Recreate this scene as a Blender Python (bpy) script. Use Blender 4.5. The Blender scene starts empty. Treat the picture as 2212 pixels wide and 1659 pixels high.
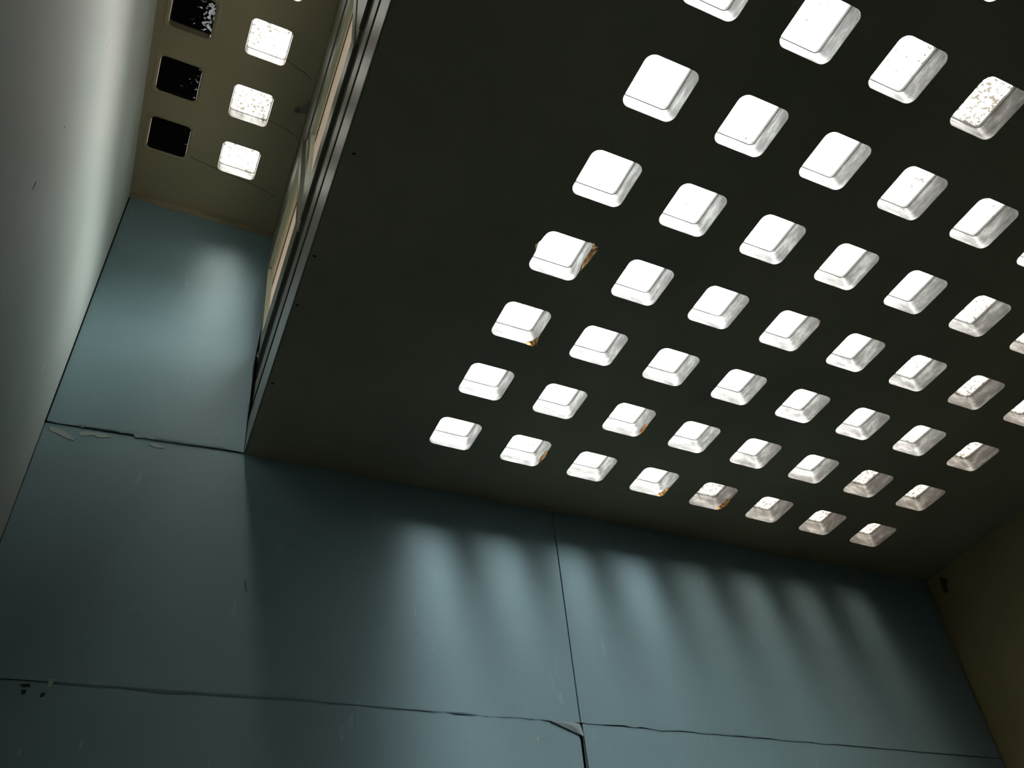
import bpy, bmesh, math, random
from mathutils import Vector, Matrix
from mathutils.geometry import intersect_line_line_2d
random.seed(7)
SC = bpy.context.scene
COL = SC.collection

# ------------------------------------------------------------------ camera
RC = [[0.9193956856761644, -0.3875757426245951, -0.06705681836309862],
      [0.22038757723227537, 0.6488107540215442, -0.7283364066606783],
      [0.3257927085765976, 0.6548508602687293, 0.6819306869787889]]
cam = bpy.data.cameras.new('camera')
cam.sensor_width = 36.0
cam.lens = 31.883
cam.clip_start = 0.05
co = bpy.data.objects.new('camera', cam)
COL.objects.link(co)
rx, dn, fw = (Vector(v) for v in RC)
M = Matrix.Identity(4)
for k in range(3):
    M[k][0] = rx[k]; M[k][1] = -dn[k]; M[k][2] = -fw[k]
M[2][3] = 1.5
co.matrix_world = M
SC.camera = co

# ------------------------------------------------------------------ exposure
vs = SC.view_settings
vs.view_transform = 'Standard'
vs.look = 'None'
vs.gamma = 1.0
vs.use_curve_mapping = False
vs.exposure = 0.0

# ------------------------------------------------------------------ sky: hazy overcast with a bright band towards the back left
SKY_BASE = 2.6
SKY_LOBE = 156.0
SKY_SIDE = 9.5
W = bpy.data.worlds.new('sky'); SC.world = W
W.use_nodes = True
nt = W.node_tree; nt.nodes.clear()
N = nt.nodes.new; L = nt.links.new
def mth(op, a, b=None, c=None):
    n = N('ShaderNodeMath'); n.operation = op
    for i, v in enumerate((a, b, c)):
        if v is None: continue
        if isinstance(v, (int, float)): n.inputs[i].default_value = v
        else: L(v, n.inputs[i])
    return n.outputs[0]
tc = N('ShaderNodeTexCoord')
def vdot(v):
    n = N('ShaderNodeVectorMath'); n.operation = 'DOT_PRODUCT'
    L(tc.outputs['Generated'], n.inputs[0]); n.inputs[1].default_value = v
    return n.outputs['Value']
across = Vector((1, 0, 0.12)).normalized()
a = mth('DIVIDE', vdot(tuple(across)), 0.175)
ga = mth('EXPONENT', mth('MULTIPLY', mth('MULTIPLY', a, a), -1.0))
yv = vdot((0, 1, 0))
b = mth('DIVIDE', mth('ADD', yv, 0.62), 0.30)
gb = mth('EXPONENT', mth('MULTIPLY', mth('MULTIPLY', b, b), -1.0))
zv = vdot((0, 0, 1))
up = N('ShaderNodeMapRange'); L(zv, up.inputs[0]); up.inputs[1].default_value = 0.0; up.inputs[2].default_value = 0.25
lobe = mth('MULTIPLY', mth('MULTIPLY', ga, gb), up.outputs[0])
# a second, lower and wider bright patch of sky on the right
c2 = mth('POWER', mth('MAXIMUM', vdot(tuple(Vector((1, -0.15, 0.50)).normalized())), 0.0), 6.0)
lobe2 = mth('MULTIPLY', c2, up.outputs[0])
st = mth('MULTIPLY_ADD', lobe, SKY_LOBE, mth('MULTIPLY_ADD', lobe2, SKY_SIDE, mth('MULTIPLY_ADD', up.outputs[0], SKY_BASE * 0.6, SKY_BASE * 0.4)))
bg = N('ShaderNodeBackground'); bg.inputs[0].default_value = (0.975, 1.0, 1.0, 1)
L(st, bg.inputs[1])
wo = N('ShaderNodeOutputWorld'); L(bg.outputs[0], wo.inputs[0])
W.cycles.sampling_method = 'MANUAL'
W.cycles.sample_map_resolution = 1024

# ------------------------------------------------------------------ helpers
def mat(name):
    m = bpy.data.materials.new(name); m.use_nodes = True
    t = m.node_tree; t.nodes.clear()
    o = t.nodes.new('ShaderNodeOutputMaterial')
    return m, t, o
def mnode(t, op, a, b=None, c=None, clamp=False):
    n = t.nodes.new('ShaderNodeMath'); n.operation = op; n.use_clamp = clamp
    for i, v in enumerate((a, b, c)):
        if v is None: continue
        if isinstance(v, (int, float)): n.inputs[i].default_value = v
        else: t.links.new(v, n.inputs[i])
    return n.outputs[0]
def pos(t):
    g = t.nodes.new('ShaderNodeNewGeometry'); return g.outputs['Position']
def scaled(t, v, s, rot=(0, 0, 0)):
    m = t.nodes.new('ShaderNodeMapping'); t.links.new(v, m.inputs[0]); m.inputs['Scale'].default_value = s
    m.inputs['Rotation'].default_value = rot
    return m.outputs[0]
def noise(t, v, scale, detail=4, rough=0.55):
    n = t.nodes.new('ShaderNodeTexNoise'); t.links.new(v, n.inputs['Vector'])
    n.inputs['Scale'].default_value = scale; n.inputs['Detail'].default_value = detail
    n.inputs['Roughness'].default_value = rough
    return n.outputs['Fac']
def ramp(t, f, stops):
    r = t.nodes.new('ShaderNodeValToRGB'); t.links.new(f, r.inputs[0])
    e = r.color_ramp.elements
    while len(e) < len(stops): e.new(0.5)
    for k, (p, c) in enumerate(stops):
        e[k].position = p
        e[k].color = (c, c, c, 1) if isinstance(c, (int, float)) else (*c, 1)
    return r.outputs[0]
def mix(t, f, a, b):
    m = t.nodes.new('ShaderNodeMix'); m.data_type = 'RGBA'
    for s, v in ((0, f), (6, a), (7, b)):
        if isinstance(v, (int, float)): m.inputs[s].default_value = v
        elif isinstance(v, tuple): m.inputs[s].default_value = (*v, 1)
        else: t.links.new(v, m.inputs[s])
    return m.outputs[2]
def bump(t, h, strength, dist=0.01):
    b = t.nodes.new('ShaderNodeBump'); t.links.new(h, b.inputs['Height'])
    b.inputs['Strength'].default_value = strength; b.inputs['Distance'].default_value = dist
    return b.outputs[0]
def bsdf(t, o, color, rough=0.6, metal=0.0, nrm=None, spec=0.5):
    p = t.nodes.new('ShaderNodeBsdfPrincipled')
    if isinstance(color, tuple): p.inputs['Base Color'].default_value = (*color, 1)
    else: t.links.new(color, p.inputs['Base Color'])
    if isinstance(rough, (int, float)): p.inputs['Roughness'].default_value = rough
    else: t.links.new(rough, p.inputs['Roughness'])
    p.inputs['Metallic'].default_value = metal
    p.inputs['Specular IOR Level'].default_value = spec
    if nrm is not None: t.links.new(nrm, p.inputs['Normal'])
    t.links.new(p.outputs[0], o.inputs[0])
    return p

def painted(name, c, var=0.08, rough=0.55, scratch=0.0, spec=0.35, tint=None):
    """painted board or plaster: faint mottling, fine grain, optional pale scuffs"""
    m, t, o = mat(name)
    p = pos(t)
    n1 = noise(t, p, 1.7, 5)
    lo = tuple(v * (1 - var) for v in c); hi = tuple(min(1, v * (1 + var)) for v in c)
    col = ramp(t, n1, [(0.3, lo), (0.7, hi)])
    if tint:
        n2 = noise(t, p, 0.9, 3)
        col = mix(t, ramp(t, n2, [(0.42, 0.0), (0.62, 0.7)]), col, tint)
    if scratch:
        s = noise(t, scaled(t, p, (9, 9, 2.2), (0, 0.25, 0)), 2.2, 6, 0.7)
        f = ramp(t, s, [(0.645, 0.0), (0.72, scratch)])
        col = mix(t, f, col, tuple(min(1, v * 1.8 + 0.05) for v in c))
        s2 = noise(t, scaled(t, p, (5, 5, 14)), 1.3, 6, 0.75)
        f2 = ramp(t, s2, [(0.66, 0.0), (0.72, scratch * .6)])
        col = mix(t, f2, col, tuple(v * 0.55 for v in c))
    g = noise(t, p, 90, 2)
    bsdf(t, o, col, rough, 0, bump(t, g, 0.12, 0.002), spec)
    return m

M_BLUE = painted('blue_green_paint', (0.232, 0.342, 0.378), 0.06, 0.5, 0.33)
M_LEFT = painted('pale_grey_green_paint', (0.47, 0.53, 0.50), 0.06, 0.5, 0.35, tint=(0.52, 0.49, 0.47))
M_TAN = painted('brown_wall_paint', (0.42, 0.34, 0.17), 0.12, 0.6)
M_UPC = painted('khaki_ceiling_paint', (0.33, 0.275, 0.175), 0.10, 0.6, 0.15)
M_CEIL = painted('dark_ceiling_paint', (0.36, 0.325, 0.235), 0.14, 0.7, spec=0.15)
M_FLOOR = painted('dark_floor', (0.10, 0.10, 0.095), 0.2, 0.7)
M_DARK = painted('dark_cavity', (0.012, 0.012, 0.010), 0.3, 0.9, spec=0.05)
M_ROOF = painted('pale_roof_screed', (0.22, 0.215, 0.20), 0.15, 0.8)
M_EAVE = painted('beige_soffit', (0.52, 0.41, 0.34), 0.06, 0.7)
M_EAVE2 = painted('tan_soffit_edge', (0.28, 0.215, 0.125), 0.10, 0.7)
M_OLIVE = painted('olive_frame_paint', (0.15, 0.145, 0.10), 0.12, 0.4)
M_BLACK = painted('black_gasket', (0.012, 0.012, 0.011), 0.1, 0.6, spec=0.1)
M_FILL = painted('pale_filler', (0.40, 0.45, 0.43), 0.15, 0.8)
M_CRACK = painted('crack_shadow', (0.05, 0.05, 0.04), 0.2, 0.9, spec=0.0)
M_SMUDGE = painted('faint_dark_mark', (0.13, 0.15, 0.15), 0.1, 0.7)
M_PAPER = painted('torn_board_paper', (0.33, 0.40, 0.41), 0.1, 0.7)

def m_metal():
    m, t, o = mat('brushed_aluminium')
    p = pos(t)
    n = noise(t, scaled(t, p, (60, 3, 60)), 4, 5, 0.7)
    col = ramp(t, n, [(0.25, (0.22, 0.208, 0.195)), (0.75, (0.50, 0.475, 0.45))])
    r = ramp(t, n, [(0.2, 0.28), (0.8, 0.46)])
    bsdf(t, o, col, r, 0.9, bump(t, n, 0.25, 0.002))
    return m
M_METAL = m_metal()

def m_lining():
    m, t, o = mat('whitish_stained_concrete')
    p = pos(t)
    n1 = noise(t, scaled(t, p, (1, 1, 2.5)), 11, 6, 0.65)
    n2 = noise(t, scaled(t, p, (1, 1, 0.35)), 42, 4, 0.7)
    c = ramp(t, n1, [(0.34, (0.105, 0.096, 0.092)), (0.50, (0.185, 0.176, 0.174)), (0.64, (0.36, 0.352, 0.348))])
    c = mix(t, ramp(t, n2, [(0.35, 0.22), (0.6, 0.0)]), c, (0.15, 0.13, 0.12))
    bsdf(t, o, c, 0.55, 0, bump(t, n1, 0.3, 0.004), 0.3)
    return m
M_LIN = m_lining()

def m_pane():
    m, t, o = mat('milky_glass')
    p = pos(t)
    oi = t.nodes.new('ShaderNodeObjectInfo')
    sep = t.nodes.new('ShaderNodeSeparateColor'); t.links.new(oi.outputs['Color'], sep.inputs[0])
    dirt = sep.outputs[0]
    n1 = noise(t, p, 60, 5, 0.65)
    n2 = noise(t, p, 9, 3, 0.5)
    # threshold falls with the dirt amount
    thr = mnode(t, 'MULTIPLY_ADD', dirt, -0.105, 0.603)
    dim_film = sep.outputs[1]  # grime tint, partly a painted dimming of the daylight
    s = mnode(t, 'ADD', mnode(t, 'MULTIPLY', n1, 0.78), mnode(t, 'MULTIPLY', n2, 0.24))
    f = mnode(t, 'MULTIPLY', mnode(t, 'SUBTRACT', s, thr), 22.0, clamp=True)
    tr = t.nodes.new('ShaderNodeBsdfTransparent'); 
    tint = mix(t, dim_film, (0.97, 1.0, 1.0), (0.46, 0.41, 0.35))
    t.links.new(tint, tr.inputs[0])
    tl = t.nodes.new('ShaderNodeBsdfTranslucent'); t.links.new(mix(t, dim_film, (0.92, 0.95, 0.93), (0.42, 0.37, 0.32)), tl.inputs[0])
    mx = t.nodes.new('ShaderNodeMixShader'); mx.inputs[0].default_value = 0.33
    t.links.new(tr.outputs[0], mx.inputs[1]); t.links.new(tl.outputs[0], mx.inputs[2])
    sp = t.nodes.new('ShaderNodeBsdfTranslucent'); sp.inputs[0].default_value = (0.060, 0.050, 0.040, 1)
    m2 = t.nodes.new('ShaderNodeMixShader'); t.links.new(f, m2.inputs[0])
    t.links.new(mx.outputs[0], m2.inputs[1]); t.links.new(sp.outputs[0], m2.inputs[2])
    t.links.new(m2.outputs[0], o.inputs[0])
    return m
M_PANE = m_pane()
def m_clear():
    m, t, o = mat('clear_glass_top')
    tr = t.nodes.new('ShaderNodeBsdfTransparent'); tr.inputs[0].default_value = (0.97, 0.98, 0.97, 1)
    t.links.new(tr.outputs[0], o.inputs[0]); return m
M_CLEAR = m_clear()
def m_sashglass():
    m, t, o = mat('sash_glass')
    tr = t.nodes.new('ShaderNodeBsdfTransparent'); tr.inputs[0].default_value = (0.93, 0.93, 0.90, 1)
    gl = t.nodes.new('ShaderNodeBsdfGlossy'); gl.inputs['Roughness'].default_value = 0.05
    mx = t.nodes.new('ShaderNodeMixShader'); mx.inputs[0].default_value = 0.06
    t.links.new(tr.outputs[0], mx.inputs[1]); t.links.new(gl.outputs[0], mx.inputs[2])
    t.links.new(mx.outputs[0], o.inputs[0]); return m
M_SGLASS = m_sashglass()
def m_coated():
    """glass under a black coat of litter with a few gaps"""
    m, t, o = mat('blackened_glass')
    p = pos(t)
    oi = t.nodes.new('ShaderNodeObjectInfo')
    sep = t.nodes.new('ShaderNodeSeparateColor'); t.links.new(oi.outputs['Color'], sep.inputs[0])
    tc = t.nodes.new('ShaderNodeTexCoord')
    sx = t.nodes.new('ShaderNodeSeparateXYZ'); t.links.new(tc.outputs['Object'], sx.inputs[0])
    # gaps gather towards the right hand edge (+x) of each pane
    e = mnode(t, 'MULTIPLY', mnode(t, 'ADD', sx.outputs[0], 0.0), 2.2)
    n = noise(t, p, 62, 5, 0.6)
    thr = mnode(t, 'MULTIPLY_ADD', sep.outputs[0], -0.22, 0.83)
    f = mnode(t, 'MULTIPLY', mnode(t, 'SUBTRACT', mnode(t, 'ADD', n, e), thr), 25.0, clamp=True)
    d = t.nodes.new('ShaderNodeBsdfDiffuse'); d.inputs[0].default_value = (0.006, 0.006, 0.006, 1)
    tl = t.nodes.new('ShaderNodeBsdfTranslucent'); tl.inputs[0].default_value = (0.030, 0.032, 0.031, 1)
    mx = t.nodes.new('ShaderNodeMixShader'); t.links.new(f, mx.inputs[0])
    t.links.new(d.outputs[0], mx.inputs[1]); t.links.new(tl.outputs[0], mx.inputs[2])
    t.links.new(mx.outputs[0], o.inputs[0]); return m
M_COAT = m_coated()
def m_rust():
    m, t, o = mat('orange_rust')
    p = pos(t)
    n = noise(t, p, 55, 4, 0.6)
    c = ramp(t, n, [(0.35, (0.22, 0.07, 0.03)), (0.52, (0.60, 0.26, 0.06)), (0.66, (0.80, 0.50, 0.16))])
    bsdf(t, o, c, 0.6, 0, bump(t, n, 0.4, 0.004)); return m
M_RUST = m_rust()
M_GASK = painted('grey_sealant', (0.10, 0.10, 0.10), 0.1, 0.7)
M_RIM = painted('grey_glass_edge', (0.35, 0.35, 0.345), 0.1, 0.3)

def link(name, me, parent=None, mats=()):
    for m in mats: me.materials.append(m)
    o = bpy.data.objects.new(name, me); COL.objects.link(o)
    if parent is not None: o.parent = parent
    return o
def bm_obj(name, bm, mats, parent=None, smooth=False):
    bmesh.ops.recalc_face_normals(bm, faces=bm.faces)
    me = bpy.data.meshes.new(name); bm.to_mesh(me); bm.free()
    if smooth:
        for p in me.polygons: p.use_smooth = True
    return link(name, me, parent, mats if isinstance(mats, (list, tuple)) else (mats,))
def tag(o, label=None, cat=None, group=None, kind=None):
    if label: o['label'] = label
    if cat: o['category'] = cat
    if group: o['group'] = group
    if kind: o['kind'] = kind
    return o
def empty(name, loc, rz=0.0):
    o = bpy.data.objects.new(name, None); COL.objects.link(o)
    o.location = loc; o.rotation_euler = (0, 0, rz); o.empty_display_size = 0.05
    return o
def box(bm, x0, x1, y0, y1, z0, z1, fx=None):
    """box; with fx(z) the x coordinates are offsets from that leaning line"""
    vs = []
    for z in (z0, z1):
        o = fx(z) if fx else 0.0
        for x, y in ((x0, y0), (x1, y0), (x1, y1), (x0, y1)):
            vs.append(bm.verts.new((x + o, y, z)))
    for f in ((3, 2, 1, 0), (4, 5, 6, 7), (0, 1, 5, 4), (1, 2, 6, 5), (2, 3, 7, 6), (3, 0, 4, 7)):
        bm.faces.new([vs[i] for i in f])
def bevel(bm, w=0.003, seg=1):
    bmesh.ops.bevel(bm, geom=bm.edges[:], offset=w, segments=seg, affect='EDGES')
def prism(bm, pts, f0, f1):
    """fill polygon pts; f0/f1 map a 2d point to the 3d front and back"""
    a = [bm.verts.new(f0(p)) for p in pts]; b = [bm.verts.new(f1(p)) for p in pts]
    bm.verts.ensure_lookup_table()
    n = len(pts)
    for k in range(n):
        bm.faces.new((a[k], a[(k + 1) % n], b[(k + 1) % n], b[k]))
    fa = bm.faces.new(a); fb = bm.faces.new(b[::-1])
    bmesh.ops.triangulate(bm, faces=[fa, fb])
def rough_line(p, q, step, amp, rnd):
    """points from p (kept) towards q (left out) with a chipped edge"""
    d = math.dist(p, q); n = max(1, int(d / step)); out = [p]
    nx, ny = -(q[1] - p[1]) / d, (q[0] - p[0]) / d
    for k in range(1, n):
        u = (k + rnd.uniform(-.3, .3)) / n; a = rnd.gauss(0, amp)
        if rnd.random() < 0.07: a -= abs(rnd.gauss(0, amp * 4))
        out.append((p[0] + (q[0] - p[0]) * u + nx * a, p[1] + (q[1] - p[1]) * u + ny * a))
    return out

# ------------------------------------------------------------------ layout numbers (metres)
HC, HU = 4.0, 5.5             # main ceiling, raised ceiling
XL, XR, XE = -0.50, 4.03, 0.279
YF = -2.0                     # wall behind the camera
def yw(x): return 3.175 - 0.0083 * x
T = 0.112                     # thickness of the slab above the ceiling face
DEP = 0.0775                  # height of a skylight well up to its glass
HX, HY, RAD = 0.094, 0.092, 0.030
ROT = 0.03
def lattice(i, j):
    v = (1, i, j, i * i, i * j, j * j)
    cx = (1.08621, 0.33189, 0.00553, 3e-05, 0.00118, 3e-05)
    cy = (2.76581, 0.01166, -0.34118, 7e-05, -0.00018, -0.00049)
    return sum(a * b for a, b in zip(cx, v)), sum(a * b for a, b in zip(cy, v))
def rsq(hx, hy, r, seg=6, side=5):
    """rounded rectangle, counter-clockwise, with points along the sides"""
    cs = [(hx - r, hy - r, 0), (-hx + r, hy - r, 90), (-hx + r, -hy + r, 180), (hx - r, -hy + r, 270)]
    arcs = [[(cx + r * math.cos(math.radians(a + 90 * k / seg)), cy + r * math.sin(math.radians(a + 90 * k / seg)))
             for k in range(seg + 1)] for cx, cy, a in cs]
    out = []
    for q in range(4):
        out += arcs[q]
        p0, p1 = arcs[q][-1], arcs[(q + 1) % 4][0]
        for k in range(1, side):
            out.append((p0[0] + (p1[0] - p0[0]) * k / side, p0[1] + (p1[1] - p0[1]) * k / side))
    return out
# notches: (row, column) -> list of (direction in degrees, half width, depth); 0 = right, 90 = towards the blue wall
NOTCH = {(3, 0): [(-22, 34, .019), (188, 15, .012)], (2, 0): [(38, 15, .018)],
         (0, 1): [(5, 26, .008)], (0, 4): [(22, 24, .013)], (0, 3): [(36, 16, .009)], (1, 2): [(20, 18, .005)],
         (3, 3): [(-60, 20, .006)]}
def nb(key, p):
    d = 0.0
    for a, w, dep in NOTCH.get(key, ()):
        th = math.degrees(math.atan2(p[1], p[0])); u = (th - a + 180) % 360 - 180
        if abs(u) < w: d = max(d, dep * (1 - (u / w) ** 2) * (0.8 + 0.35 * math.sin(th * 0.9)))
    return d
def bulged(key, pts):
    out = []
    for p in pts:
        d = nb(key, p); l = math.hypot(*p); out.append((p[0] * (1 + d / l), p[1] * (1 + d / l)))
    return out
def place(pts, c, r):
    ca, sa = math.cos(r), math.sin(r)
    return [(c[0] + ca * x - sa * y, c[1] + sa * x + ca * y) for x, y in pts]

def slab(name, outline, holes, z, mats, th=T):
    """a ceiling slab: face at z, top at z+th; holes = (lower loop, upper loop)"""
    bm = bmesh.new()
    def loop(pts, zz):
        vs = [bm.verts.new((x, y, zz)) for x, y in pts]
        es = [bm.edges.new((vs[k], vs[(k + 1) % len(vs)])) for k in range(len(vs))]
        return vs, es
    lo, el = loop(outline, z); hi, eh = loop(outline, z + th)
    E0, E1 = list(el), list(eh); walls = [(lo, hi)]
    for a, b in holes:
        va, ea = loop(a, z); vm = [bm.verts.new((x, y, z + .016)) for x, y in b]; vb, eb = loop(b, z + th)
        E0 += ea; E1 += eb; walls += [(va, vm), (vm, vb)]
    bmesh.ops.triangle_fill(bm, use_beauty=True, use_dissolve=False, edges=E0)
    bmesh.ops.triangle_fill(bm, use_beauty=True, use_dissolve=False, edges=E1)
    for a, b in walls:
        n = len(a)
        for k in range(n): bm.faces.new((a[k], a[(k + 1) % n], b[(k + 1) % n], b[k]))
    for f in bm.faces:
        f.material_index = 1 if f.calc_center_median().z > z + th - .001 else 0
    return bm_obj(name, bm, mats)

# ------------------------------------------------------------------ structure
rnd = random.Random(3)
LOOP = rsq(HX, HY, RAD)
GRID = [(i, j) for j in range(8) for i in range(8)]
holes = []
for i, j in GRID:
    c = lattice(i, j)
    holes.append((place(bulged((j, i), LOOP), c, ROT), place(rsq(HX + .004, HY + .004, .012), c, ROT)))
ceiling = slab('ceiling', [(XE, YF - .1), (XR + .2, YF - .1), (XR + .2, 4.4), (XE, 4.4)], holes, HC, (M_CEIL, M_ROOF))
tag(ceiling, 'dark concrete ceiling pierced by rows of square skylights', kind='structure')

UP_L = [(-0.024, 2.778), (-0.028, 2.455), (-0.015, 2.112), (-0.01, 1.79), (-0.008, 1.46)]
UP_D = [(-0.363, 2.761), (-0.362, 2.434), (-0.350, 2.10), (-0.345, 1.78)]
UPLOOP = rsq(0.0915, 0.091, 0.022)
uh = [(place(UPLOOP, c, ROT), place(rsq(.0955, .095, .010), c, ROT)) for c in UP_L + UP_D]
up_out = [(XL - .15, YF - .1), (0.56, YF - .1), (0.56, 4.4), (XL - .15, 4.4)]
# the plaster meets the wall along a slightly bowed line
upc = slab('ceiling_upper', up_out, uh, HU, (M_UPC, M_ROOF))
tag(upc, 'khaki raised ceiling over the narrow bay with small square skylights', kind='structure')

def quadbox(name, x0, x1, y0, y1, z0, z1, m, label):
    bm = bmesh.new(); box(bm, x0, x1, y0, y1, z0, z1)
    return tag(bm_obj(name, bm, m), label, kind='structure')
quadbox('floor', XL - .15, XR + .15, YF - .1, 3.30, -.1, 0, M_FLOOR, 'dark floor of the room')
quadbox('wall_front', XL - .15, XR + .15, YF - .1, YF, 0, HU, M_BLUE, 'blue-green wall behind the viewer')
quadbox('wall_left', XL - .15, XL, YF, 3.30, 0, HU, M_LEFT, 'pale grey-green painted wall on the left, brightest near the raised ceiling')
bm = bmesh.new(); box(bm, XL, XR + .1, 3.215, 3.30, 0, HC + T); box(bm, XL, .262, 3.215, 3.30, HC + T, HU); box(bm, .262, .272, 3.215, 3.30, HC + T, 4.62)
tag(bm_obj('wall_back', bm, M_DARK), 'dark masonry behind the blue-green boards, seen in the joints', kind='structure')

# right wall with a knocked-out hole near the ceiling corner
bm = bmesh.new()
hole = [(3.057, 3.981), (3.040, 3.965), (3.028, 3.961), (3.012, 3.940), (3.012, 3.926), (3.026, 3.915), (3.036, 3.895),
        (3.039, 3.878), (3.063, 3.882), (3.068, 3.91), (3.063, 3.938), (3.060, 3.96)]
rect = [(YF, 0), (3.25, 0), (3.25, HC), (YF, HC)]
def loopx(pts, x):
    vs = [bm.verts.new((x, y, z)) for y, z in pts]
    return vs, [bm.edges.new((vs[k], vs[(k + 1) % len(vs)])) for k in range(len(vs))]
a, ea = loopx(rect, XR); h0, eh = loopx(hole, XR)
bmesh.ops.triangle_fill(bm, use_beauty=True, use_dissolve=False, edges=ea + eh)
h1 = [bm.verts.new((XR + .07, y, z)) for y, z in hole]
for k in range(len(hole)): bm.faces.new((h0[k], h0[(k + 1) % len(hole)], h1[(k + 1) % len(hole)], h1[k]))
bm.faces.new(h1)
bk = [bm.verts.new((XR + .12, y, z)) for y, z in rect]
for k in range(4): bm.faces.new((a[k], a[(k + 1) % 4], bk[(k + 1) % 4], bk[k]))
bm.faces.new(bk)
for f in bm.faces:
    if all(v.co.x > XR + .06 for v in f.verts) and len(f.verts) > 6: f.material_index = 1
wr = bm_obj('wall_right', bm, (M_TAN, M_DARK))
tag(wr, 'brown wall on the right with a small hole by the ceiling corner', kind='structure')
bm = bmesh.new()
prism(bm, [(3.004, 3.915), (3.016, 3.908), (3.018, 3.896), (3.008, 3.892), (2.999, 3.902)], lambda p: (XR - .003, *p), lambda p: (XR + .002, *p))
bm_obj('plaster_crumb', bm, M_FILL, wr)
# joint line between ceiling and right wall
bm = bmesh.new(); box(bm, XR - .008, XR + .01, 1.2, 3.02, 3.996, 4.002)
bm_obj('joint_bead', bm, M_TAN, wr)

# ------------------------------------------------------------------ wall boards
def board(name, pts, label, front=0.0, th=0.013, m=M_BLUE):
    bm = bmesh.new()
    prism(bm, pts, lambda p: (p[0], yw(p[0]) - front, p[1]), lambda p: (p[0], yw(p[0]) - front + th, p[1]))
    return tag(bm_obj(name, bm, m), label, 'wall board', 'blue-green boards of the end wall')
rnd = random.Random(11)
top = [(-0.500, 5.56), (0.225, 5.56)]
right = [(0.23, 5.50), (0.235, 5.293), (0.245, 5.148), (0.250, 5.03), (0.253, 4.938), (0.254, 4.80), (0.253, 4.674), (0.249, 4.56), (0.248, 4.488),
         (0.256, 4.40), (0.260, 4.318), (0.262, 4.29), (0.252, 4.272), (0.253, 4.255), (0.262, 4.20), (0.267, 4.102), (0.271, 4.03)]
bot = rough_line((0.272, 4.002), (0.09, 3.999), .022, .0025, rnd) + rough_line((0.09, 3.999), (-.111, 3.985), .020, .004, rnd) \
    + rough_line((-.111, 3.985), (-.324, 3.986), .02, .004, rnd) + rough_line((-.324, 3.986), (-.492, 3.978), .02, .003, rnd) + [(-.494, 3.978)]
b_up = board('wall_board', list(reversed(top[:1] + top[1:] + right + bot)), 'narrow upright blue-green board in the raised bay, ragged bottom edge', front=0.006)
b_l = board('wall_board', [(.09, 3.996), (-.111, 3.982), (-.3, 3.977), (-.497, 3.972)] + rough_line((-.497, 2.915), (.7, 2.948), .035, .0016, rnd)
            + rough_line((.7, 2.948), (1.736, 2.975), .035, .0022, rnd) + [(1.7365, 2.975), (1.7195, 3.999), (.272, 3.999)],
            'wide blue-green board under the ceiling, left of the upright joint')
b_r = board('wall_board', [(1.7245, 3.999), (1.7415, 2.975)] + rough_line((1.743, 2.975), (4.0, 3.018), .04, .0016, rnd) + [(4.012, 3.018), (4.015, 3.999)],
            'wide blue-green board under the ceiling, right of the upright joint', front=0.002)
low_l = [(-.497, 1.6), (1.722, 1.6), (1.731, 2.795), (1.7305, 2.90), (1.722, 2.935), (1.705, 2.955), (1.675, 2.965)] \
    + rough_line((1.67, 2.966), (.7, 2.941), .03, .002, rnd) + rough_line((.7, 2.941), (-.497, 2.9075), .03, .0018, rnd)
b_ll = board('wall_board', low_l, 'lower blue-green board with torn top right corner beside the open joint')
low_r = [(1.755, 1.6), (4.018, 1.6), (4.016, 3.008)] + rough_line((4.016, 3.015), (1.748, 2.971), .035, .0014, rnd) + [(1.747, 2.971), (1.7525, 2.80)]
b_lr = board('wall_board', low_r, 'lower blue-green board right of the open joint')
b_f = board('wall_board', [(-.497, 0.0), (4.02, 0.0), (4.02, 1.594), (-.497, 1.594)], 'blue-green board along the floor')

def patch(name, pts, parent, m, off=0.001, plane='back', front=0.0):
    bm = bmesh.new()
    if plane == 'back':
        prism(bm, pts, lambda p: (p[0], yw(p[0]) - front - off - .0012, p[1]), lambda p: (p[0], yw(p[0]) - front + .0008, p[1]))
    elif plane == 'left':
        prism(bm, pts, lambda p: (XL + off, *p), lambda p: (XL - .001, *p))
    return bm_obj(name, bm, m, parent)
patch('torn_paper', [(1.60, 2.967), (1.655, 2.969), (1.70, 2.972), (1.733, 2.966), (1.744, 2.925), (1.742, 2.918), (1.734, 2.921), (1.722, 2.941), (1.70, 2.956), (1.66, 2.963)],
      b_ll, M_PAPER, .004)
patch('filler_smear', [(-.481, 3.953), (-.455, 3.955), (-.420, 3.945), (-.399, 3.931), (-.380, 3.920), (-.376, 3.908), (-.402, 3.911), (-.449, 3.930), (-.470, 3.935)], b_l, M_FILL)
patch('filler_smear', [(-.372, 3.950), (-.350, 3.962), (-.298, 3.969), (-.262, 3.966), (-.251, 3.957), (-.290, 3.945), (-.318, 3.951), (-.355, 3.938)], b_l, M_FILL)
patch('filler_smear', [(-.105, 3.957), (-.09, 3.966), (-.05, 3.962), (-.045, 3.950), (-.075, 3.946)], b_l, M_FILL)
patch('scuff', [(.358, 3.395), (.363, 3.40), (.366, 3.372), (.374, 3.352), (.368, 3.350), (.360, 3.37)], b_l, M_SMUDGE, .0003)
for pts in ([(-.2405, 2.70), (-.231, 2.698), (-.232, 2.680), (-.243, 2.678)], [(-.070, 2.742), (-.064, 2.742), (-.066, 2.714), (-.074, 2.712)],
            [(-.215, 2.93), (-.198, 2.934), (-.200, 2.905), (-.212, 2.90)], [(1.535, 2.895), (1.548, 2.899), (1.544, 2.88), (1.539, 2.876)]):
    patch('paint_chip', pts, b_ll, M_FILL, .0006)
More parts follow.
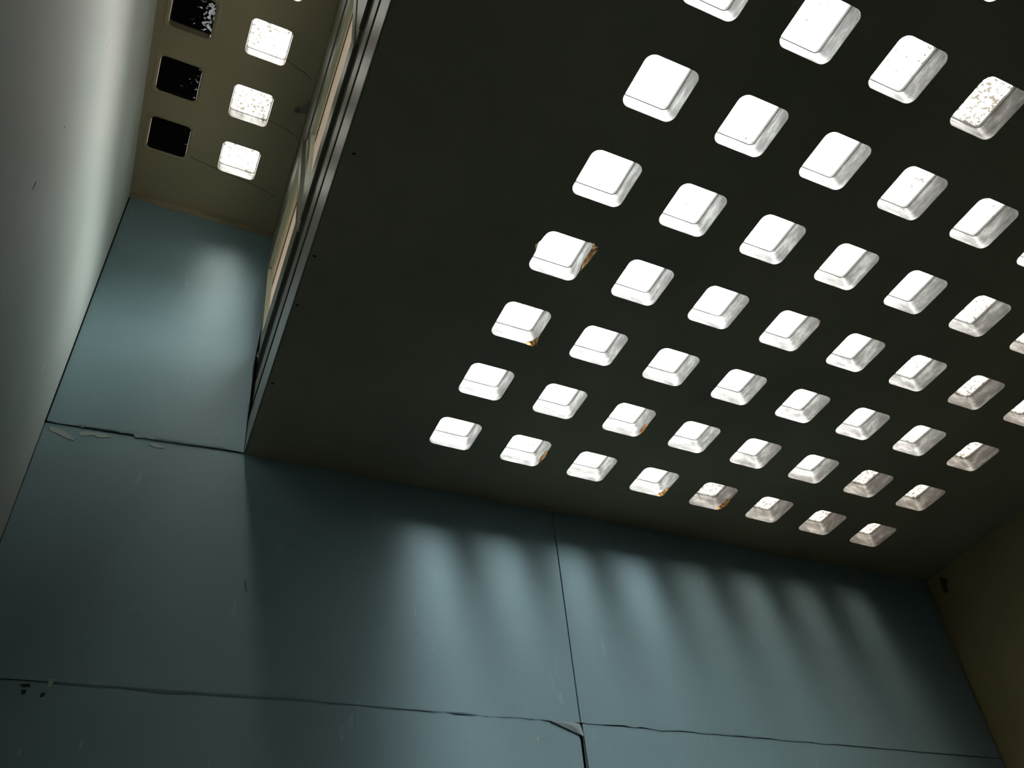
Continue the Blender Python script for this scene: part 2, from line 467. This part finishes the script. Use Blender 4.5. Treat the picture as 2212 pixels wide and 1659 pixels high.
for pts in ([(-.295, 2.904), (-.268, 2.908), (-.262, 2.899), (-.285, 2.896)], [(-.285, 2.886), (-.272, 2.888), (-.270, 2.878), (-.280, 2.872)], [(-.225, 2.882), (-.213, 2.884), (-.216, 2.872), (-.226, 2.868)]):
    patch('chipped_hole', pts, b_ll, M_CRACK, .0006)
wl = bpy.data.objects['wall_left']
patch('dark_smudge', [(1.729, 3.628), (1.732, 3.636), (1.737, 3.634), (1.736, 3.615), (1.733, 3.598), (1.731, 3.61)], wl, M_SMUDGE, .0008, 'left')
patch('dark_smudge', [(1.737, 3.922), (1.740, 3.924), (1.741, 3.914), (1.738, 3.912)], wl, M_SMUDGE, .0008, 'left')
# dark joint between left wall and the upright board
bm = bmesh.new(); box(bm, XL - .001, XL + .006, yw(XL) - .009, yw(XL) + .01, 3.975, 5.5)
bm_obj('open_joint', bm, M_BLACK, wl)
# small plaster lumps and cracks
bm = bmesh.new()
prism(bm, [(1.675, 3.135), (1.70, 3.122), (1.73, 3.135), (1.735, 3.155), (1.70, 3.165), (1.68, 3.155)], lambda p: (*p, HC - .006), lambda p: (*p, HC + .001))
bm_obj('plaster_lump', bm, M_CEIL, ceiling)
for x, y in ((.296, 2.026), (.292, 2.266), (.296, 2.703), (.312, 1.587)):
    bm = bmesh.new(); bmesh.ops.create_icosphere(bm, subdivisions=2, radius=.005, matrix=Matrix.Translation((x, y, HC)) @ Matrix.Diagonal((1.4, .8, .5, 1)))
    bm_obj('fixing_hole', bm, M_BLACK, ceiling)
def crack(pts, w, parent, z):
    bm = bmesh.new()
    n = len(pts)
    vs = []
    for k, p in enumerate(pts):
        ww = w * (0.5 + 0.6 * random.random())
        vs.append((bm.verts.new((p[0], p[1] - ww, z)), bm.verts.new((p[0], p[1] + ww, z))))
    for k in range(n - 1): bm.faces.new((vs[k][0], vs[k + 1][0], vs[k + 1][1], vs[k][1]))
    bm_obj('crack', bm, M_CRACK, parent)
crack([(-.28, 2.83), (-.2, 2.845), (-.12, 2.86), (-.05, 2.875), (.03, 2.885), (.10, 2.90), (.2, 2.93)], .0022, upc, HU - .0008)
crack([(.066, 2.50), (.12, 2.515), (.17, 2.525), (.22, 2.55)], .0018, upc, HU - .0008)
crack([(.07, 2.16), (.12, 2.185), (.17, 2.2), (.2, 2.22)], .0018, upc, HU - .0008)
# plaster edge of the raised ceiling dropping over the board
bm = bmesh.new()
q = [(-.50, 3.150), (-.40, 3.150), (-.3, 3.146), (-.2, 3.140), (-.12, 3.146), (-.04, 3.144), (.05, 3.152), (.12, 3.158), (.19, 3.160), (.25, 3.160), (.25, 3.19), (-.50, 3.19)]
zb = [5.482, 5.490, 5.492, 5.489, 5.474, 5.467, 5.457, 5.452, 5.456, 5.462, 5.462, 5.482]
a = [bm.verts.new((x, y, z)) for (x, y), z in zip(q, zb)]; b = [bm.verts.new((x, y, 5.503)) for x, y in q]
for k in range(12): bm.faces.new((a[k], a[(k + 1) % 12], b[(k + 1) % 12], b[k]))
bmesh.ops.triangulate(bm, faces=[bm.faces.new(a)])
bm_obj('plaster_edge', bm, M_UPC, upc)

# ------------------------------------------------------------------ skylights
def ring(bm, pts, z):
    if isinstance(z, (int, float)): z = [z] * len(pts)
    return [bm.verts.new((x, y, zz)) for (x, y), zz in zip(pts, z)]
def bridge(bm, a, b, mi=0, sm=True):
    n = len(a)
    for k in range(n):
        f = bm.faces.new((a[k], a[(k + 1) % n], b[(k + 1) % n], b[k])); f.material_index = mi; f.smooth = sm
def mesh_of(bm, name, mats):
    bmesh.ops.recalc_face_normals(bm, faces=bm.faces)
    me = bpy.data.meshes.new(name); bm.to_mesh(me); bm.free()
    for m in mats: me.materials.append(m)
    return me
def lining_mesh(hx, hy, r, key=None, mats=(M_LIN,), dep=DEP):
    bm = bmesh.new()
    base = rsq(hx - .0012, hy - .0012, r)
    z0 = [(.016 if nb(key, p) > .0008 else 0.0) for p in base] if key else [0.0] * len(base)
    inn = ring(bm, base, z0)
    mid = ring(bm, rsq(hx - .001, hy - .001, r * .68), dep * .45)
    hi = ring(bm, rsq(hx - .0008, hy - .0008, r * .62), dep)
    bridge(bm, inn, mid); bridge(bm, mid, hi)
    return mesh_of(bm, 'lining', mats)
def gasket_mesh(hx, hy, r, dep=DEP):
    bm = bmesh.new()
    r = r * .62
    a = ring(bm, rsq(hx - .0008, hy - .0008, r), dep)
    b = ring(bm, rsq(hx - .0025, hy - .0025, r - .0015), dep + .0003)
    bridge(bm, a, b, 0, False)
    b2 = ring(bm, rsq(hx - .0025, hy - .0025, r - .0015), dep + .0003)
    c = ring(bm, rsq(hx - .0055, hy - .0055, r - .004), dep + .007)
    bridge(bm, b2, c, 1)
    return mesh_of(bm, 'gasket', (M_GASK, M_RIM))
def pane_mesh(hx, hy, r, face, dep=DEP):
    bm = bmesh.new()
    r = r * .62
    lo = ring(bm, rsq(hx - .0053, hy - .0053, r - .004), dep + .007)
    hi = ring(bm, rsq(hx - .0015, hy - .0015, RAD), dep + .026)
    f = bm.faces.new(lo); f.material_index = 0
    g = bm.faces.new(hi); g.material_index = 1
    return mesh_of(bm, 'glass_pane', (face, M_CLEAR))
def rust_mesh(key, a, w):
    """the broken, rust-coloured slope of the notches"""
    bm = bmesh.new()
    lo = bulged(key, LOOP); n = len(LOOP)
    ok = [nb(key, p) > .0008 and abs((math.degrees(math.atan2(p[1], p[0])) - a + 180) % 360 - 180) < w for p in LOOP]
    va = [bm.verts.new((x, y, .0004)) for x, y in lo]; vb = [bm.verts.new((x * .996, y * .996, .0156)) for x, y in LOOP]
    for k in range(n):
        l = (k + 1) % n
        if ok[k] or ok[l]: bm.faces.new((va[k], va[l], vb[l], vb[k]))
    bmesh.ops.delete(bm, geom=[v for v in bm.verts if not v.link_faces], context='VERTS')
    return mesh_of(bm, 'rust_patch', (M_RUST,))
ME_L, ME_G, ME_P = lining_mesh(HX, HY, RAD), gasket_mesh(HX, HY, RAD), pane_mesh(HX, HY, RAD, M_PANE)
ORD = ['first', 'second', 'third', 'fourth', 'fifth', 'sixth', 'seventh', 'eighth']
DIRT = {(0, 7): 1.0, (0, 6): .95, (0, 5): .9, (0, 4): .8, (1, 7): .95, (1, 6): .85, (2, 7): .85, (2, 6): .3, (3, 6): .9, (3, 7): .85,
        (4, 5): .5, (4, 6): .85, (5, 3): .4, (5, 4): .35, (6, 2): .42, (6, 3): .88, (4, 3): .25, (3, 5): .35, (2, 5): .2, (1, 5): .3, (1, 4): .25, (0, 2): .1}
for i, j in GRID:
    c = lattice(i, j)
    s = empty('skylight', (c[0], c[1], HC), ROT)
    d = DIRT.get((j, i), 0.0)
    look = 'skylight with speckled cream glass' if d > .7 else ('skylight with lightly specked white glass' if d > .15 else 'skylight with plain white glass')
    if (j, i) in NOTCH: look = look.replace('skylight with', 'rusty-rimmed skylight with')
    tag(s, '%s, %s row from blue wall, %s from left' % (look, ORD[j], ORD[i]), 'skylight', 'square skylights in the dark ceiling')
    link('lining', ME_L if (j, i) not in NOTCH else lining_mesh(HX, HY, RAD, (j, i)), s)
    link('gasket', ME_G, s)
    p = link('glass_pane', ME_P, s); p.color = (d, min(1, .07 * i + .05 * (7 - j) * (i > 3) * .3 + .45 * d), 0, 1)  # tint rises rightwards to paint the daylight's fall-off, on top of dirt
    for a, w, dd in NOTCH.get((j, i), ()): link('rust_patch', rust_mesh((j, i), a, w), s)
DU = .060
LU, GU = lining_mesh(.0915, .091, .022, None, (M_LIN,), DU), gasket_mesh(.0915, .091, .022, DU)
PU, PD = pane_mesh(.0915, .091, .022, M_PANE, DU), pane_mesh(.0915, .091, .022, M_COAT, .012)
LD = lining_mesh(.0915, .091, .022, None, (M_BLACK,), .012)
GD = gasket_mesh(.0915, .091, .022, .012)
GD.materials[0] = M_BLACK; GD.materials[1] = M_BLACK
LD2 = lining_mesh(.0915, .091, .022, None, (M_UPC,), .045)
GD2 = gasket_mesh(.0915, .091, .022, .045)
GD2.materials[0] = M_BLACK; GD2.materials[1] = M_BLACK
PD2 = pane_mesh(.0915, .091, .022, M_COAT, .045)
names = ['nearest the blue wall', 'second from the blue wall', 'third from the blue wall', 'fourth from the blue wall', 'fifth from the blue wall']
for k, c in enumerate(UP_L):
    s = empty('skylight', (*c, HU), ROT)
    tag(s, 'glaring white skylight in the raised khaki ceiling, %s' % names[k], 'skylight', 'bright skylights of the raised ceiling')
    link('lining', LU, s); link('gasket', GU, s)
    p = link('glass_pane', PU, s); p.color = ((.6, .75, .7, .3, .3)[k], .62, 0, 1)
def collar_mesh():
    bm = bmesh.new()
    a = ring(bm, rsq(.112, .111, .026), .0); b = ring(bm, rsq(.110, .109, .026), -.0016); c = ring(bm, rsq(.0925, .092, .022), -.0012); d = ring(bm, rsq(.0915, .091, .022), .004)
    bridge(bm, a, b); bridge(bm, b, c); bridge(bm, c, d)
    return mesh_of(bm, 'collar', (M_UPC,))
CM = collar_mesh()
for k, c in enumerate(UP_D):
    s = empty('skylight', (*c, HU), ROT)
    tag(s, 'blacked-out skylight beside the pale left wall, %s' % names[k], 'skylight', 'blackened skylights of the raised ceiling')
    deep = k > 1
    link('lining', LD2 if deep else LD, s); link('collar', CM, s); link('gasket', GD2 if deep else GD, s)
    p = link('glass_pane', PD2 if deep else PD, s); p.color = ((.15, .42, .75, .6)[k], 0, 0, 1)

# ------------------------------------------------------------------ clerestory window between the two ceilings
def fx(z): return 0.341 - 0.025 * (z - 1.5)
Y1, Y0 = 3.165, YF
win = empty('window_1', (fx(4.2), 3.1, 4.19)); tag(win, 'olive metal clerestory window strip above the ceiling edge', kind='structure')
def wpart(name, bm, m, parent=None):
    o = bm_obj(name, bm, m, parent or win)
    if parent is None: o.matrix_parent_inverse = Matrix.Translation(-win.location)
    return o
trim = bmesh.new(); box(trim, -.005, -.0003, Y0, 3.168, 4.0005, 4.185, fx); bevel(trim, .0012, 1)
tr = bm_obj('trim_1', trim, M_METAL); tag(tr, 'brushed metal edge trim along the ceiling edge', kind='structure')
bm = bmesh.new(); box(bm, .004, .06, Y0, 3.17, 4.113, 4.56, fx)
wpart('dark_sill_backing', bm, M_BLACK)
bm = bmesh.new(); box(bm, -.002, .045, Y0, 3.12, 4.25, 4.365, fx); bevel(bm, .004, 2)
wpart('lower_rail', bm, M_OLIVE)
bm = bmesh.new(); box(bm, -.014, .012, Y0, 3.165, 5.16, 5.50, fx); bevel(bm, .004, 2)
wpart('head_frame', bm, M_OLIVE)
bm = bmesh.new(); box(bm, .0, .0145, 3.142, 3.214, 4.6, 5.5, fx); box(bm, .0, .06, 3.142, 3.30, 4.113, 4.6, fx)
wpart('dark_corner_filler', bm, M_BLACK)
ms = [3.11, 2.30, 1.46, .62, -.22, -1.06, -1.9]
for k, y in enumerate(ms):
    bm = bmesh.new(); box(bm, -.004, .010, y - .028, y + .028, 4.5, 5.2, fx); bevel(bm, .004, 2)
    wpart('mullion', bm, M_OLIVE)
for k in range(len(ms) - 1):
    ya, yb = ms[k + 1] + .03, ms[k] - .03
    lean = (0.02 if k == 0 else 0.0)
    def sx(z, lean=lean): return fx(z) - lean * (z - 4.5) / .65
    bm = bmesh.new()
    box(bm, -.008, .010, ya, yb, 4.50, 4.61, sx); box(bm, -.008, .010, ya, yb, 5.06, 5.16, sx)
    box(bm, -.008, .010, ya, ya + .045, 4.61, 5.06, sx); box(bm, -.008, .010, yb - .045, yb, 4.61, 5.06, sx)
    sash = wpart('sash', bm, M_OLIVE)
    bm = bmesh.new(); box(bm, .003, .007, ya + .045, yb - .045, 4.61, 5.06, sx)
    g = wpart('pane', bm, M_SGLASS, sash)
# window stay by the joint of the first two sashes
bm = bmesh.new()
bmesh.ops.create_cone(bm, segments=14, radius1=.013, radius2=.013, depth=.012, cap_ends=True, matrix=Matrix.Translation((.180, 2.39, 5.472)) @ Matrix.Rotation(math.radians(35), 4, 'X'))
box(bm, .176, .184, 2.384, 2.396, 5.472, 5.502)
v = [bm.verts.new(p) for p in ((.19, 2.395, 5.468), (.245, 2.36, 5.45), (.245, 2.26, 5.43), (.19, 2.375, 5.455),
                               (.19, 2.395, 5.478), (.245, 2.36, 5.462), (.245, 2.26, 5.444), (.19, 2.375, 5.466))]
for f in ((3, 2, 1, 0), (4, 5, 6, 7), (0, 1, 5, 4), (1, 2, 6, 5), (2, 3, 7, 6), (3, 0, 4, 7)): bm.faces.new([v[i] for i in f])
wpart('stay_bracket', bm, M_OLIVE)
# eave outside the clerestory
bm = bmesh.new(); box(bm, .296, .56, Y0, 4.4, 5.40, 5.498)
tag(bm_obj('trim_2', bm, M_EAVE), 'beige underside of the eave seen through the clerestory glass', kind='structure')
bm = bmesh.new(); box(bm, .272, .290, Y0, 4.4, 5.385, 5.498)
tag(bm_obj('trim_3', bm, M_EAVE2), 'tan outer head board seen through the clerestory glass', kind='structure')

bm = bmesh.new(); box(bm, .2905, .2955, Y0, 4.4, 5.392, 5.498)
wpart('dark_joint', bm, M_BLACK)
